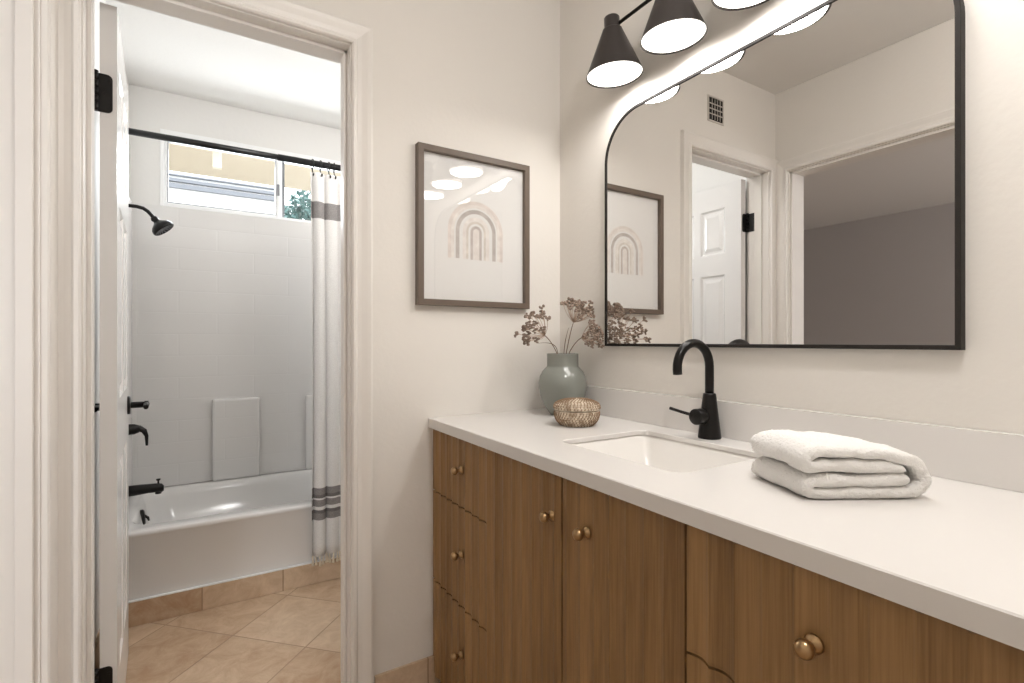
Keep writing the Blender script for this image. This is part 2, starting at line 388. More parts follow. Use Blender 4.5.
# ------------------------------------------------------------------ bath window
w = struct_root('window_1', (.39, 3.30, WZ0), 'high sliding window above the tub')
Y0, Y1 = 3.275, 3.325
bm = B((WX0, WX0 + .018, BY1 - .006, Y1, WZ0, WZ1), (WX1 - .018, WX1, BY1 - .006, Y1, WZ0, WZ1), (WX0 + .018, WX1 - .018, BY1 - .006, Y1, WZ1 - .034, WZ1), (WX0 + .018, WX1 - .018, BY1 - .006, Y1, WZ0, WZ0 + .014), bev=.002)
obj('window_frame', bm, 'vinyl', w)
XM = .405; gz0, gz1 = WZ0 + .026, WZ1 - .052
s = obj('sash', B((WX0 + .018, WX0 + .032, Y0 - .012, Y0 + .018, WZ0 + .014, WZ1 - .034), (XM - .024, XM - .004, Y0 - .012, Y0 + .018, WZ0 + .014, WZ1 - .034),
      (WX0 + .032, XM - .024, Y0 - .012, Y0 + .018, gz1, WZ1 - .034), (WX0 + .032, XM - .024, Y0 - .012, Y0 + .018, WZ0 + .014, gz0), bev=.002), 'vinyl', w)
a, b, c = WX0 + .032, XM - .024, .0035
obj('gasket', B((a, a + c, Y0 - .013, Y0 + .012, gz0, gz1), (b - c, b, Y0 - .013, Y0 + .012, gz0, gz1), (a + c, b - c, Y0 - .013, Y0 + .012, gz1 - c, gz1), (a + c, b - c, Y0 - .013, Y0 + .012, gz0, gz0 + c)), 'grey_vinyl', s)
obj('pane', B((a + .001, b - .001, Y0 + .002, Y0 + .003, gz0 + .001, gz1 - .001)), 'glass', s)
obj('latch', B((XM - .020, XM - .006, Y0 - .024, Y0 - .012, 2.00, 2.065), bev=.003), 'grey_vinyl', s)
s = obj('sash', B((XM - .004, XM + .012, Y0 + .012, Y1, WZ0 + .014, WZ1 - .034), (WX1 - .036, WX1 - .018, Y0 + .012, Y1, WZ0 + .014, WZ1 - .034),
      (XM + .012, WX1 - .036, Y0 + .012, Y1, WZ1 - .046, WZ1 - .034), (XM + .012, WX1 - .036, Y0 + .012, Y1, WZ0 + .014, WZ0 + .022), bev=.002), 'vinyl', w)
obj('gasket', B((XM + .012, XM + .026, Y0 + .020, Y1 - .01, WZ0 + .022, WZ1 - .046)), 'grey_vinyl', s)
obj('pane', B((XM + .024, WX1 - .036, Y0 + .034, Y0 + .035, WZ0 + .022, WZ1 - .046)), 'glass', s)

# ---- outside
bm = B((-3, 4.5, 3.372, 4.6, 2.43, 2.50))
o = obj('roof_eave', bm, 'soffit', None); o['kind'] = 'structure'
tag(obj('eave_bracket', B((.065, .115, 3.60, 3.65, 2.215, 2.4295), bev=.004), 'rafter'), 'pale square bracket under the tan eave outside the bath window', 'bracket')
# neighbour's patio roof: three long grey slats in front of pale boards
t = thing('patio_cover', (-2.5, 8.0, -.08), 'white neighbouring patio cover with grey slats seen through the bath window', 'patio cover')
for k, (z, dz) in enumerate(((3.335, .018), (3.256, .040), (3.172, .056))):
    obj('slat', B((-6, .98, 8.0, 8.05, z, z + dz)), 'roofgrey', t)
obj('fascia', B((-6, 1.0, 8.055, 8.15, 2.2, 3.385)), 'vinyl', t)
for x in (-5.5, -2.2, .9): obj('post', B((x - .06, x + .06, 8.055, 8.15, -.08, 2.2)), 'vinyl', t)
def leafy(bm, c, r, n, s):
    for _ in range(n):
        v = Vector((random.gauss(0, 1), random.gauss(0, 1), random.gauss(0, 1))).normalized() * r * random.random() ** .4
        p = Vector(c) + Vector((v.x, v.y, v.z * 1.1)); a = Vector((random.uniform(-1, 1), random.uniform(-1, 1), random.uniform(-1, 1))).normalized()
        b = a.orthogonal().normalized() * s * .5; a = a * s
        bm.faces.new([bm.verts.new(p - a), bm.verts.new(p + b), bm.verts.new(p + a), bm.verts.new(p - b)])
t = thing('tree', (2.1, 9.6, -.08), 'blue green leafy tree seen through the right window pane', 'tree')
bm = bmesh.new()
for c, r in (((1.75, 9.5, 3.15), .62), ((2.4, 9.8, 3.1), .75), ((1.9, 9.4, 2.5), .6), ((2.6, 9.5, 2.5), .6)): leafy(bm, c, r, 3000, .06)
obj('foliage', bm, 'leaf', t, recalc=False)
bm = bmesh.new(); tube(bm, [(2.1, 9.6, -.08), (2.12, 9.6, 1.2), (2.15, 9.6, 2.6)], [.12, .09, .05]); obj('trunk', bm, 'bark', t)
struct('ground', B((-8, 8, 3.37, 14, -.1, -.08)), 'ground')

# ------------------------------------------------------------------ bathtub
t = thing('bathtub', (.47, 2.9, .098), 'white alcove bathtub with plain apron on a tile curb', 'bathtub')
bm = bmesh.new()
X0, X1, ya, yb, zr = BXL + .002, BXR - .002, 2.524, BY1 - .002, .375
rings = [rrect(X0, X1, ya, yb, .004, .098), rrect(X0, X1, ya, yb, .004, zr - .030), rrect(X0, X1, ya - .010, yb, .006, zr - .020), rrect(X0, X1, ya - .012, yb, .008, zr - .008),
         rrect(X0, X1, ya - .008, yb, .010, zr - .001), rrect(X0, X1, ya, yb, .012, zr), rrect(X0 + .06, X1 - .06, ya + .065, yb - .06, .10, zr), rrect(X0 + .068, X1 - .068, ya + .073, yb - .068, .10, zr - .006),
         rrect(X0 + .08, X1 - .10, ya + .085, yb - .08, .10, zr - .04), rrect(X0 + .11, X1 - .22, ya + .11, yb - .11, .11, .15), rrect(X0 + .16, X1 - .30, ya + .16, yb - .16, .10, .115)]
loft(bm, rings, close_last=True)
obj('tub_body', bm, 'acrylic', t)
obj('caulk_line', B((BXL + .012, BXR, 2.509, 2.5235, .0985, .1035), bev=.001), 'vinyl', t, label='white caulk line')
# surround panels
t = thing('shower_surround', (.47, 3.2, zr), 'white moulded shower surround with embossed brick pattern above the tub', 'shower surround')
ys = BY1 - .022
bm = B((BXL + .001, BXR - .001, ys, BY1 - .001, zr + .0005, WZ0 - .004))
obj('back_panel', bm, 'surround', t)
obj('side_panel', B((BXL + .001, BXL + .016, 2.53, ys, zr + .001, WZ0 - .004)), 'surround', t, bevel=.004)
obj('side_panel', B((BXR - .016, BXR - .001, 2.53, ys, zr + .001, WZ0 - .004)), 'surround', t, bevel=.004)
# moulded lower blocks with soap ledges
for (a, b, top) in ((.055, .29, .825), (.535, .80, .825)):
    bm = bmesh.new(); box(bm, a, b, ys - .035, ys - .001, zr + .0005, top)
    obj('soap_ledge', bm, 'surround', t, bevel=.012)

# shower fittings on the left bath wall
fy = 2.90
t = thing('shower_fixture', (BXL + .016, fy, 1.77), 'black round shower head on a curved arm by the bath window', 'shower head')
xw = BXL + .0165
bm = bmesh.new(); lathe(bm, [(0, 0), (.030, 0), (.030, .004), (.022, .010), (0, .010)], (xw, fy, 1.765), (1, 0, 0)); obj('flange', bm, 'black', t)
bm = bmesh.new(); tube(bm, [(xw, fy, 1.765), (xw + .045, fy, 1.765), (xw + .07, fy, 1.76), (xw + .088, fy, 1.748), (xw + .102, fy, 1.732), (xw + .112, fy, 1.716)], .0085); obj('shower_arm', bm, 'black', t)
ax = Vector((.62, -.10, -.78)).normalized()
bm = bmesh.new(); lathe(bm, [(0, 0), (.013, 0), (.016, .010), (.013, .020), (.017, .026), (.026, .034), (.040, .044), (.047, .054), (.049, .066), (.046, .072), (.040, .0725), (.038, .070), (0, .070)], Vector((xw + .108, fy, 1.722)), ax)
h = obj('shower_head', bm, 'black', t)
bm = bmesh.new()
for rr, nn in ((.012, 6), (.022, 10), (.032, 14)):
    for k in range(nn):
        a = 2 * PI * k / nn; lathe(bm, [(.002, 0), (.0016, .003), (0, .003)], (rr * math.cos(a), rr * math.sin(a), .0702), seg=6)
frame_to(bm, bm.verts, Vector((xw + .108, fy, 1.722)), ax)
obj('nozzles', bm, 'grey_vinyl', h)
t = thing('shower_valve', (xw, fy, .735), 'black shower valve lever with a round plate above the tub spout', 'shower valve')
bm = bmesh.new(); lathe(bm, [(0, 0), (.075, 0), (.075, .003), (.068, .007), (0, .008)], (xw, fy, .735), (1, 0, 0), 40); obj('plate', bm, 'black', t)
bm = bmesh.new(); lathe(bm, [(.026, 0), (.024, .03), (.016, .05), (0, .052)], (xw + .007, fy, .735), (1, 0, 0)); obj('hub', bm, 'black', t)
bm = bmesh.new(); tube(bm, [(xw + .03, fy, .738), (xw + .055, fy, .738), (xw + .074, fy, .724), (xw + .083, fy, .700), (xw + .084, fy, .655)], [.013, .014, .012, .008, .005]); obj('lever', bm, 'black', t)
t = thing('tub_spout', (xw, fy, .455), 'black tub spout with a diverter pin', 'tub spout')
bm = bmesh.new()
rg = []
for x, zc, hh, ww in ((0, .452, .026, .026), (.04, .452, .024, .024), (.09, .453, .021, .022), (.125, .452, .021, .021), (.142, .449, .020, .019), (.150, .447, .012, .012)):
    rg.append([Vector((xw + x, fy + ww * math.cos(2 * PI * k / 20), zc + hh * math.sin(2 * PI * k / 20))) for k in range(20)])
loft(bm, rg, close_last=True); bm.faces.new(list(bm.verts)[:20])
lathe(bm, [(.013, 0), (.013, .014), (0, .014)], (xw + .128, fy, .438), (0, 0, -1))
obj('spout_body', bm, 'black', t)
bm = bmesh.new(); lathe(bm, [(.004, 0), (.004, .014), (.009, .018), (.009, .023), (0, .024)], (xw + .128, fy, .470)); obj('diverter_pin', bm, 'black', t)
t = thing('overflow_plate', (BXL + .070, fy, .32), 'black overflow cover inside the tub below the spout', 'overflow cover')
bm = bmesh.new(); lathe(bm, [(0, -.004), (.036, -.004), (.036, .006), (.030, .012), (0, .013)], (BXL + .082, fy, .322), (1, 0, .12)); obj('cover', bm, 'black', t)
bm = bmesh.new(); tube(bm, [(BXL + .090, fy, .330), (BXL + .105, fy, .318), (BXL + .108, fy, .303)], [.006, .006, .004]); obj('trip_lever', bm, 'black', t)

# curtain rod, rings, curtain
ry, rz = 2.505, 1.975
t = thing('curtain_rod', (BXL, ry, rz), 'black tension shower rod across the tub', 'curtain rod')
bm = bmesh.new(); tube(bm, [(BXL + .012, ry, rz), (.30, ry, rz)], .0130, 20); obj('rod', bm, 'blackrod', t)
bm = bmesh.new(); tube(bm, [(.30, ry, rz), (BXR - .012, ry, rz)], .0148, 20); obj('rod_sleeve', bm, 'blackrod', t)
for x, a in ((BXL + .001, 1), (BXR - .001, -1)):
    bm = bmesh.new(); lathe(bm, [(0, 0), (.024, 0), (.022, .010), (.016, .014), (0, .014)], (x, ry, rz), (a, 0, 0)); obj('end_flange', bm, 'blackrod', t)
CX0, CX1, NF = .430, .83, 7
def cur(u, z):
    x = CX0 + (CX1 - CX0) * u
    a = (.009 + .005 * (2 - z) / 2) * (.75 + .45 * math.sin(11 * u + .8))
    ph = 2 * PI * NF * u
    y = 2.478 - .012 * min(1, (2 - z) / .5) + a * math.sin(ph) + .004 * math.sin(3.1 * z + 9 * u)
    return Vector((x + .006 * math.sin(ph * 1.0 + 1.5) + .004 * math.sin(2 * z + 5 * u) , y, z))
t = thing('shower_curtain', (.63, ry, 1.9), 'white shower curtain with grey woven bands and a tasselled hem', 'shower curtain')
bm = bmesh.new(); NU, NZ = 220, 40; z0c, z1c = .145, 1.925
g = [[bm.verts.new(cur(i / NU, z1c + (z0c - z1c) * j / NZ)) for i in range(NU + 1)] for j in range(NZ + 1)]
for j in range(NZ):
    for i in range(NU): bm.faces.new((g[j][i], g[j][i + 1], g[j + 1][i + 1], g[j + 1][i])).smooth = True
# local z must stay in world heights for the bands, so origin sits on the floor
t.location = (.63, 2.478, 0)
o = obj('cloth', bm, 'curtain', t, recalc=False)
md = o.modifiers.new('solid', 'SOLIDIFY'); md.thickness = .0015
for k in range(33):
    u = (k + .3) / 33; p = cur(u, z0c); bm = bmesh.new()
    dx, dy = random.uniform(-.006, .006), random.uniform(-.004, .004)
    tube(bm, [p + Vector((0, 0, .004)), p + Vector((dx * .4, dy, -.012)), p + Vector((dx, dy, -.022))], [.0022, .0024, .0030], 6)
    lathe(bm, [(0, .004), (.0046, 0), (.0036, -.004), (.0066, -.022), (0, -.023)], p + Vector((dx, dy, -.020)), (0, 0, 1), 7)
    obj('tassel', bm, 'tassel', t)
for xr in (.447, .483, .521, .546, .60, .66, .72, .79):
    u = (xr - CX0) / (CX1 - CX0); p = cur(u, 1.915); p.x = xr
    bm = bmesh.new(); r = .0215; ta = random.uniform(-.25, .25)
    n = 20; pts = []
    for q in range(n):
        a = 2 * PI * q / n; d = Vector((math.sin(ta), math.cos(ta), 0)); pts.append(Vector((p.x, ry, rz - .004)) + d * r * math.cos(a) + Vector((0, 0, r * math.sin(a))))
    tube(bm, pts, .0030, 6, closed=True)
    tube(bm, [(p.x, ry, rz - .024), (p.x, ry - .004, rz - .038), (p.x, p.y - .004, rz - .054), (p.x, p.y - .009, rz - .066), (p.x, p.y - .014, rz - .060)], .0028, 6)
    lathe(bm, [(0, -.004), (.004, 0), (0, .004)], (p.x, p.y - .014, rz - .058), seg=8)
    tag(obj('curtain_ring', bm, 'blackrod', origin=(p.x, ry, rz)), 'black metal curtain ring hanging on the shower rod above the banded curtain', 'curtain ring', 'black rings along the shower rod')

# bath ceiling lamp and the added, unseen entry fill lamp
def ceiling_lamp(x, y, r, label):
    t = thing('ceiling_lamp', (x, y, CEIL), label, 'ceiling lamp')
    bm = bmesh.new(); lathe(bm, [(0, 0), (r, 0), (r, -.018), (r * .93, -.026), (0, -.026)], (x, y, CEIL)); obj('lamp_base', bm, 'black', t)
    bm = bmesh.new(); lathe(bm, [(r * .92, -.026), (r * .90, -.05), (r * .75, -.070), (r * .4, -.082), (0, -.085)], (x, y, CEIL)); obj('lamp_glass', bm, 'lampglass', t)
ceiling_lamp(.60, .05, .17, 'round flush fill lamp added on the unseen ceiling of the vanity room')
ceiling_lamp(.95, 1.98, .15, 'round flush ceiling lamp over the bath room floor')

# ------------------------------------------------------------------ the open door
HX, HY = -.2235, BY0 + .008         # hinge pin side
door = struct_root('door_1', (HX, HY, 0), 'white panelled door opened into the bath room')
DW, DT = .600, .036
dang = R(3.2)
# built in local coords: u from hinge outward (+Y when open), v across thickness (0..DT, +X side visible)
def dmap(u, v, z):
    c, s = math.cos(dang), math.sin(dang)
    return Vector((HX + v * c - u * s, HY + .002 + v * s + u * c, z))
def dbox(bm, u0, u1, v0, v1, z0, z1):
    vs = box(bm, u0, u1, v0, v1, z0, z1)
    for v in vs: v.co = dmap(v.co.x, v.co.y, v.co.z)
def panel_door():
    bm = bmesh.new()
    us = (.0, .105, .275, .325, .495, DW); zs = (.012, .22, .80, .98, 1.52, 1.64, 1.90, 2.028)
    holes_z = ((.22, .80), (.98, 1.52), (1.64, 1.90))
    holes_u = ((.105, .275), (.325, .495))
    for side in (0, 1):
        v0 = 0 if side == 0 else DT
        def P(u, z, d=0): return dmap(u, v0 + (d if side == 0 else -d), z)
        for i in range(5):
            for j in range(7):
                a, b, c, d = us[i], us[i + 1], zs[j], zs[j + 1]
                hole = (a, b) in holes_u and (c, d) in holes_z
                if not hole: bm.faces.new([bm.verts.new(P(*q)) for q in ((a, c), (b, c), (b, d), (a, d))])
                else:
                    steps = [(0, 0), (.010, .008), (.022, .008), (.040, .002)]
                    rg = [[P(a + s, c + s, dd), P(b - s, c + s, dd), P(b - s, d - s, dd), P(a + s, d - s, dd)] for s, dd in steps]
                    loft(bm, rg, close_last=True, smooth=False)
    # edges
    for (u, ) in ((0,), (DW,)):
        bm.faces.new([bm.verts.new(dmap(u, v, z)) for v, z in ((0, .012), (DT, .012), (DT, 2.028), (0, 2.028))])
    for z in (.012, 2.028):
        bm.faces.new([bm.verts.new(dmap(u, v, z)) for u, v in ((0, 0), (DW, 0), (DW, DT), (0, DT))])
    bmesh.ops.remove_doubles(bm, verts=bm.verts, dist=1e-5)
    return bm
obj('door_slab', panel_door(), 'doorp', door)
for z in (.185, 1.741):
    bm = bmesh.new()
    # leaf mortised on the door edge, rounded corners towards the far side
    pts = []
    W_, H_, r_ = .027, .100, .012
    for cx, cz, a0 in ((W_ - r_, H_ - r_, 0), (W_ - r_, r_, -90)):
        for k in range(6):
            a = R(a0 + 90 - 90 * k / 5) if a0 == 0 else R(0 - 90 * k / 5)
            pts.append((cx + r_ * math.cos(a), cz + r_ * math.sin(a)))
    pts = [(-.0125, 0)] + [(-.0125, H_)] + pts
    top = [bm.verts.new(dmap(-.0030, p, z + q)) for p, q in pts]; bot = [bm.verts.new(dmap(.0005, p, z + q)) for p, q in pts]
    bm.faces.new(top); bm.faces.new(bot[::-1])
    for k in range(len(pts)): bm.faces.new((top[k], top[(k + 1) % len(pts)], bot[(k + 1) % len(pts)], bot[k]))
    # jamb leaf
    box(bm, OX0 - .0005, OX0 + .0020, BY0 - .036, BY0 - .001, z, z + H_)
    hg = obj('hinge', bm, 'black', door)
    bm = bmesh.new()
    for k in range(5):
        lathe(bm, [(0, 0), (.0058, .0005), (.0058, .0190), (0, .0195)], (HX - .0075, HY - .006, z + .0002 + k * .02), seg=14)
    lathe(bm, [(0, 0), (.0065, 0), (.0065, .003), (.002, .002), (0, .002)], (HX - .0075, HY - .006, z + H_), seg=14)
    obj('knuckle', bm, 'black', hg)
    bm = bmesh.new()
    for qz in (.018, .050, .082):
        lathe(bm, [(.0042, 0), (.0042, .0012), (.0015, .0004), (0, .0004)], dmap(-.0030, .020 if qz != .05 else .010, z + qz), dmap(-1, 0, 0) - dmap(0, 0, 0), seg=12)
    obj('screws', bm, 'black', hg)
# lever handles on both faces
for v, sg in ((DT, 1), (0, -1)):
    nrm = (dmap(0, sg, 0) - dmap(0, 0, 0)).normalized(); back = (dmap(-1, 0, 0) - dmap(0, 0, 0)).normalized()
    c = dmap(.535, v, .915)
    bm = bmesh.new(); lathe(bm, [(0, 0), (.032, 0), (.032, .007), (.029, .009), (0, .009)], c, nrm, 36)
    lv = obj('lever_handle', bm, 'black', door)
    bm = bmesh.new()
    reach = .048 if sg > 0 else .040
    lathe(bm, [(.011, .008), (.011, reach), (.013, reach), (.013, reach + .012), (0, reach + .012)], c, nrm, 24)
    e0 = c + nrm * (reach + .006)
    tube(bm, [e0 - back * .008, e0 + back * .05, e0 + back * .10], [.0095, .0085, .0075], 12)
    obj('lever', bm, 'black', lv)
bm = bmesh.new(); lathe(bm, [(.011, 0), (.011, .003), (.003, .003), (.003, .060), (.007, .062), (.007, .070), (0, .071)], dmap(.25, 0, .07), dmap(0, -1, 0) - dmap(0, 0, 0), 14)
obj('door_stop', bm, 'black', door)

# ------------------------------------------------------------------ vanity
VX = .655; VY0, VY1 = .035, YB - .001
PITCH = .0433; AMP = .0085
def wave(y):
    return AMP * abs(math.sin(PI * (y - .534) / PITCH)) ** .8
def flute(y0, y1, z0, z1, th=.018):
    bm = bmesh.new(); n = max(8, int((y1 - y0) / PITCH * 14)); f0 = []; f1 = []; g0 = []; g1 = []; b0 = []; b1 = []
    for i in range(n + 1):
        y = y0 + (y1 - y0) * i / n; x = VX + wave(y) - .005
        f0.append(bm.verts.new((x, y, z0))); f1.append(bm.verts.new((x, y, z1))); g0.append(bm.verts.new((x, y, z0))); g1.append(bm.verts.new((x, y, z1))); b0.append(bm.verts.new((VX + th, y, z0))); b1.append(bm.verts.new((VX + th, y, z1)))
    for i in range(n):
        bm.faces.new((f0[i], f0[i + 1], f1[i + 1], f1[i])).smooth = True
        bm.faces.new((b0[i], b1[i], b1[i + 1], b0[i + 1])); bm.faces.new((g1[i], g1[i + 1], b1[i + 1], b1[i])); bm.faces.new((g0[i], b0[i], b0[i + 1], g0[i + 1]))
    bm.faces.new((g0[0], g1[0], b1[0], b0[0])); bm.faces.new((g0[-1], b0[-1], b1[-1], g1[-1]))
    return bm
ZT = .855
t = thing('vanity_cabinet', (.92, .80, 0), 'reeded oak vanity cabinet with round brass knobs under the white countertop', 'cabinet')
bm = B((VX + .020, XR - .002, VY0, VY0 + .018, .10, ZT), (VX + .020, XR - .002, VY1 - .018, VY1, .10, ZT), (VX + .020, XR - .002, VY0 + .018, VY1 - .018, .10, .118), (XR - .012, XR - .002, VY0 + .018, VY1 - .018, .118, ZT),
       (VX + .020, XR - .012, 1.188 - .009, 1.188 + .009, .118, ZT), (VX + .020, XR - .012, .534 - .009, .534 + .009, .118, ZT), (VX + .06, VX + .075, VY0, VY1, 0, .10))
obj('carcass', bm, 'wood', t)
# dark-lined inner face behind the gaps is the carcass interior itself
def knob(y, z, parent):
    bm = bmesh.new()
    lathe(bm, [(0, 0), (.0120, 0), (.0120, .002), (.009, .004), (.0054, .007), (.0048, .011), (.0062, .014), (.0098, .0165), (.0120, .021), (.0120, .025), (.0098, .0295), (.0060, .032), (0, .0328)], (VX + .0005, y, z), (-1, 0, 0), 28)
    return obj('knob', bm, 'brass', parent)
G = .0022
Zs = (.045, .358, .650, ZT - .002)
for (a, b, ky) in ((1.188, VY1 - .001, 1.345), (.142, .534, .340)):
    for j, kz in enumerate((.217, .512, .761)):
        d = obj('drawer_front', flute(a + G, b - G, Zs[j] + G, Zs[j + 1] - G), 'wood', t); knob(ky, kz, d)
for (a, b, ky) in ((.862, 1.188, .893), (.534, .862, .777)):
    d = obj('door', flute(a + G, b - G, Zs[0] + G, Zs[3] - G), 'wood', t); knob(ky, .760, d)
obj('filler', flute(VY0, .142 - G, Zs[0], Zs[3] - G), 'wood', t)

# countertop with sink cut-out
CZ = .888; SX0, SX1, SY0, SY1, SR = .776, 1.078, .650, 1.030, .028
def hole_slab(x0, x1, y0, y1, z0, z1, hx0, hx1, hy0, hy1, r):
    bm = bmesh.new(); outer = rrect(x0, x1, y0, y1, .0008, 0); inner = rrect(hx0, hx1, hy0, hy1, r, 0)
    def at(ps, z): return [Vector((p.x, p.y, z)) for p in ps]
    e = .002
    o2 = rrect(x0 + e, x1 - e, y0 + e, y1 - e, .0008, 0); i2 = rrect(hx0 - e, hx1 + e, hy0 - e, hy1 + e, r + e, 0)
    zt = CZ - .012; o3 = rrect(x0 + .022, x1 - .004, y0 + .01, y1 - .004, .0008, 0)
    loft(bm, [at(i2, zt), at(o3, zt), at(o3, z0), at(outer, z0), at(outer, z1 - e), at(o2, z1), at(i2, z1), at(inner, z1 - e), at(inner, zt), at(i2, zt)], smooth=False)
    bmesh.ops.remove_doubles(bm, verts=bm.verts, dist=1e-6); return bm
tag(obj('countertop', hole_slab(.641, XR - .001, VY0 - .01, YB - .001, CZ - .031, CZ, SX0, SX1, SY0, SY1, SR), 'quartz'), 'white quartz countertop resting on the oak vanity cabinet', 'countertop')
tag(obj('backsplash', B((XR - .020, XR - .001, VY0 - .01, YB - .001, CZ + .0005, .983)), 'quartz'), 'low white quartz backsplash below the mirror', 'backsplash')
t = thing('sink', (.927, .84, .75), 'white rectangular undermount basin set in the countertop', 'sink')
bm = bmesh.new(); zs = CZ - .0125
rings = [rrect(SX0 - .02, SX1 + .02, SY0 - .02, SY1 + .02, .03, zs - .012), rrect(SX0 - .02, SX1 + .02, SY0 - .02, SY1 + .02, .03, zs), rrect(SX0 - .004, SX1 + .004, SY0 - .004, SY1 + .004, .03, zs),
         rrect(SX0 + .001, SX1 - .001, SY0 + .002, SY1 - .002, .026, zs - .008), rrect(SX0 + .014, SX1 - .008, SY0 + .022, SY1 - .030, .028, zs - .100), rrect(SX0 + .032, SX1 - .024, SY0 + .045, SY1 - .055, .035, zs - .122),
         rrect(.90, .954, .813, .867, .026, zs - .127)]
loft(bm, rings, close_last=True); obj('basin', bm, 'porcelain', t)
bm = bmesh.new(); lathe(bm, [(.026, 0), (.026, .003), (.020, .004), (.018, .001), (.013, .003), (0, .005)], (.927, .84, zs - .1268)); obj('drain', bm, 'black', t)

# faucet
FX, FY = 1.133, .852
t = thing('faucet', (FX, FY, CZ), 'matte black gooseneck faucet behind the sink', 'faucet')
bm = bmesh.new(); lathe(bm, [(0, 0), (.0285, 0), (.0290, .003), (.0280, .010), (.0165, .112), (.0155, .116), (.0120, .117), (0, .117)], (FX, FY, CZ + .0003), seg=40); obj('faucet_body', bm, 'black', t)
bm = bmesh.new(); dv = Vector((-1, 0, 0)); rr = .062
c0 = Vector((FX, FY, 0)); ztop = 1.074
pts = [c0 + Vector((0, 0, CZ + .112)), c0 + Vector((0, 0, 1.03)), c0 + Vector((0, 0, ztop))]
for k in range(1, 17):
    a = PI * k / 16 * 1.02; pts.append(c0 + dv * (rr - rr * math.cos(a)) + Vector((0, 0, ztop + rr * math.sin(a))))
pts.append(pts[-1] + Vector((-.0, 0, -.012)) + dv * -.001)
tube(bm, pts, .0112, 20); obj('spout', bm, 'black', t)
bm = bmesh.new(); hx = FX - .018
lathe(bm, [(.013, 0), (.013, .012), (.0200, .013), (.0205, .015), (.0205, .037), (.0192, .039), (0, .039)], (hx, FY, .947), (-1, 0, 0), 36); hd = obj('handle_hub', bm, 'black', t)
bm = bmesh.new(); tube(bm, [(hx - .027, FY + .018, .949), (hx - .028, FY + .05, .953), (hx - .030, FY + .088, .959)], [.0042, .0042, .0046], 12); obj('handle_lever', bm, 'black', hd)

# ------------------------------------------------------------------ mirror
MY0, MY1, MZ0, MZ1, MR = .348, 1.287, 1.1245, 1.883, .148
def arch(e, x, n=16):
    """outline of the mirror inset by e in the YZ plane"""
    y0, y1, z0, z1, r = MY0 + e, MY1 - e, MZ0 + e, MZ1 - e, MR - e
    pts = [Vector((x, y0, z0)), Vector((x, y1, z0))]
    for cy, a0 in ((y1 - r, 0), (y0 + r, 90)):
        for k in range(n + 1):
            a = R(a0 + 90 * k / n); pts.append(Vector((x, cy + r * math.cos(a), z1 - r + r * math.sin(a))))
    return pts
t = thing('wall_mirror', (XR, .83, MZ0), 'large mirror with rounded top corners and thin dark frame above the vanity', 'mirror')
bm = bmesh.new(); xb, xf = XR - .001, 1.162
loft(bm, [arch(0, xb), arch(0, xf + .001), arch(.001, xf), arch(.0080, xf), arch(.0090, xf + .001), arch(.0090, xb - .006), arch(.0090, xb), arch(0, xb)], smooth=False)
bmesh.ops.remove_doubles(bm, verts=bm.verts, dist=1e-6)
obj('mirror_frame', bm, 'bronze', t)
bm = bmesh.new(); loft(bm, [arch(.009, xb - .001), arch(.009, 1.165)], close_last=True, smooth=False); obj('mirror_glass', bm, 'mirror', t)

# ------------------------------------------------------------------ vanity light
LX, LZ = 1.083, 1.957; LYs = (1.154, .928, .702, .476)
t = thing('vanity_light', (XR, .815, 2.10), 'four-shade black vanity light on a slim bar above the mirror', 'wall light')
bm = bmesh.new(); box(bm, XR - .022, XR - .0005, (.815 - .035), (.815 + .035), 2.125 - .035, 2.125 + .035, bev=.004); obj('backplate', bm, 'shade', t)
bm = bmesh.new(); tube(bm, [(XR - .02, .815, 2.116), (LX, .815, 2.108)], .008); obj('arm', bm, 'brass', t)
bm = bmesh.new(); tube(bm, [(LX, LYs[-1], 2.108), (LX, LYs[0], 2.108)], .0052); obj('bar', bm, 'bronze', t)
TILT = Matrix.Rotation(-R(4), 4, 'Y')
def tilt(bm, y):
    c = Matrix.Translation((LX, y, LZ)); m4 = c @ TILT @ c.inverted()
    for v in bm.verts: v.co = m4 @ v.co
    return bm
for i, y in enumerate(LYs):
    bm = bmesh.new()
    lathe(bm, [(.0868, 0), (.030, .135), (.0295, .137), (0, .137), (0, .134), (.027, .134), (.0840, .001), (.0868, 0)], (LX, y, LZ), seg=48)
    sh = obj('lamp_shade', tilt(bm, y), 'shade', t)
    bm = bmesh.new(); lathe(bm, [(.0235, .136), (.0235, .172), (.021, .175), (0, .175)], (LX, y, LZ), seg=32); lathe(bm, [(.0252, .1365), (.0252, .140), (.0235, .1405)], (LX, y, LZ), seg=32)
    obj('socket_cap', tilt(bm, y), 'shade', sh)
    bm = bmesh.new(); lathe(bm, [(.0830, .004), (.079, .0015), (.05, -.001), (0, -.002)], (LX, y, LZ), seg=48); obj('diffuser', tilt(bm, y), 'bulb', sh)
    disc_light('vanity_lamp_light', (LX, y, LZ - .009), .077, 1.1, (1, .98, .955))

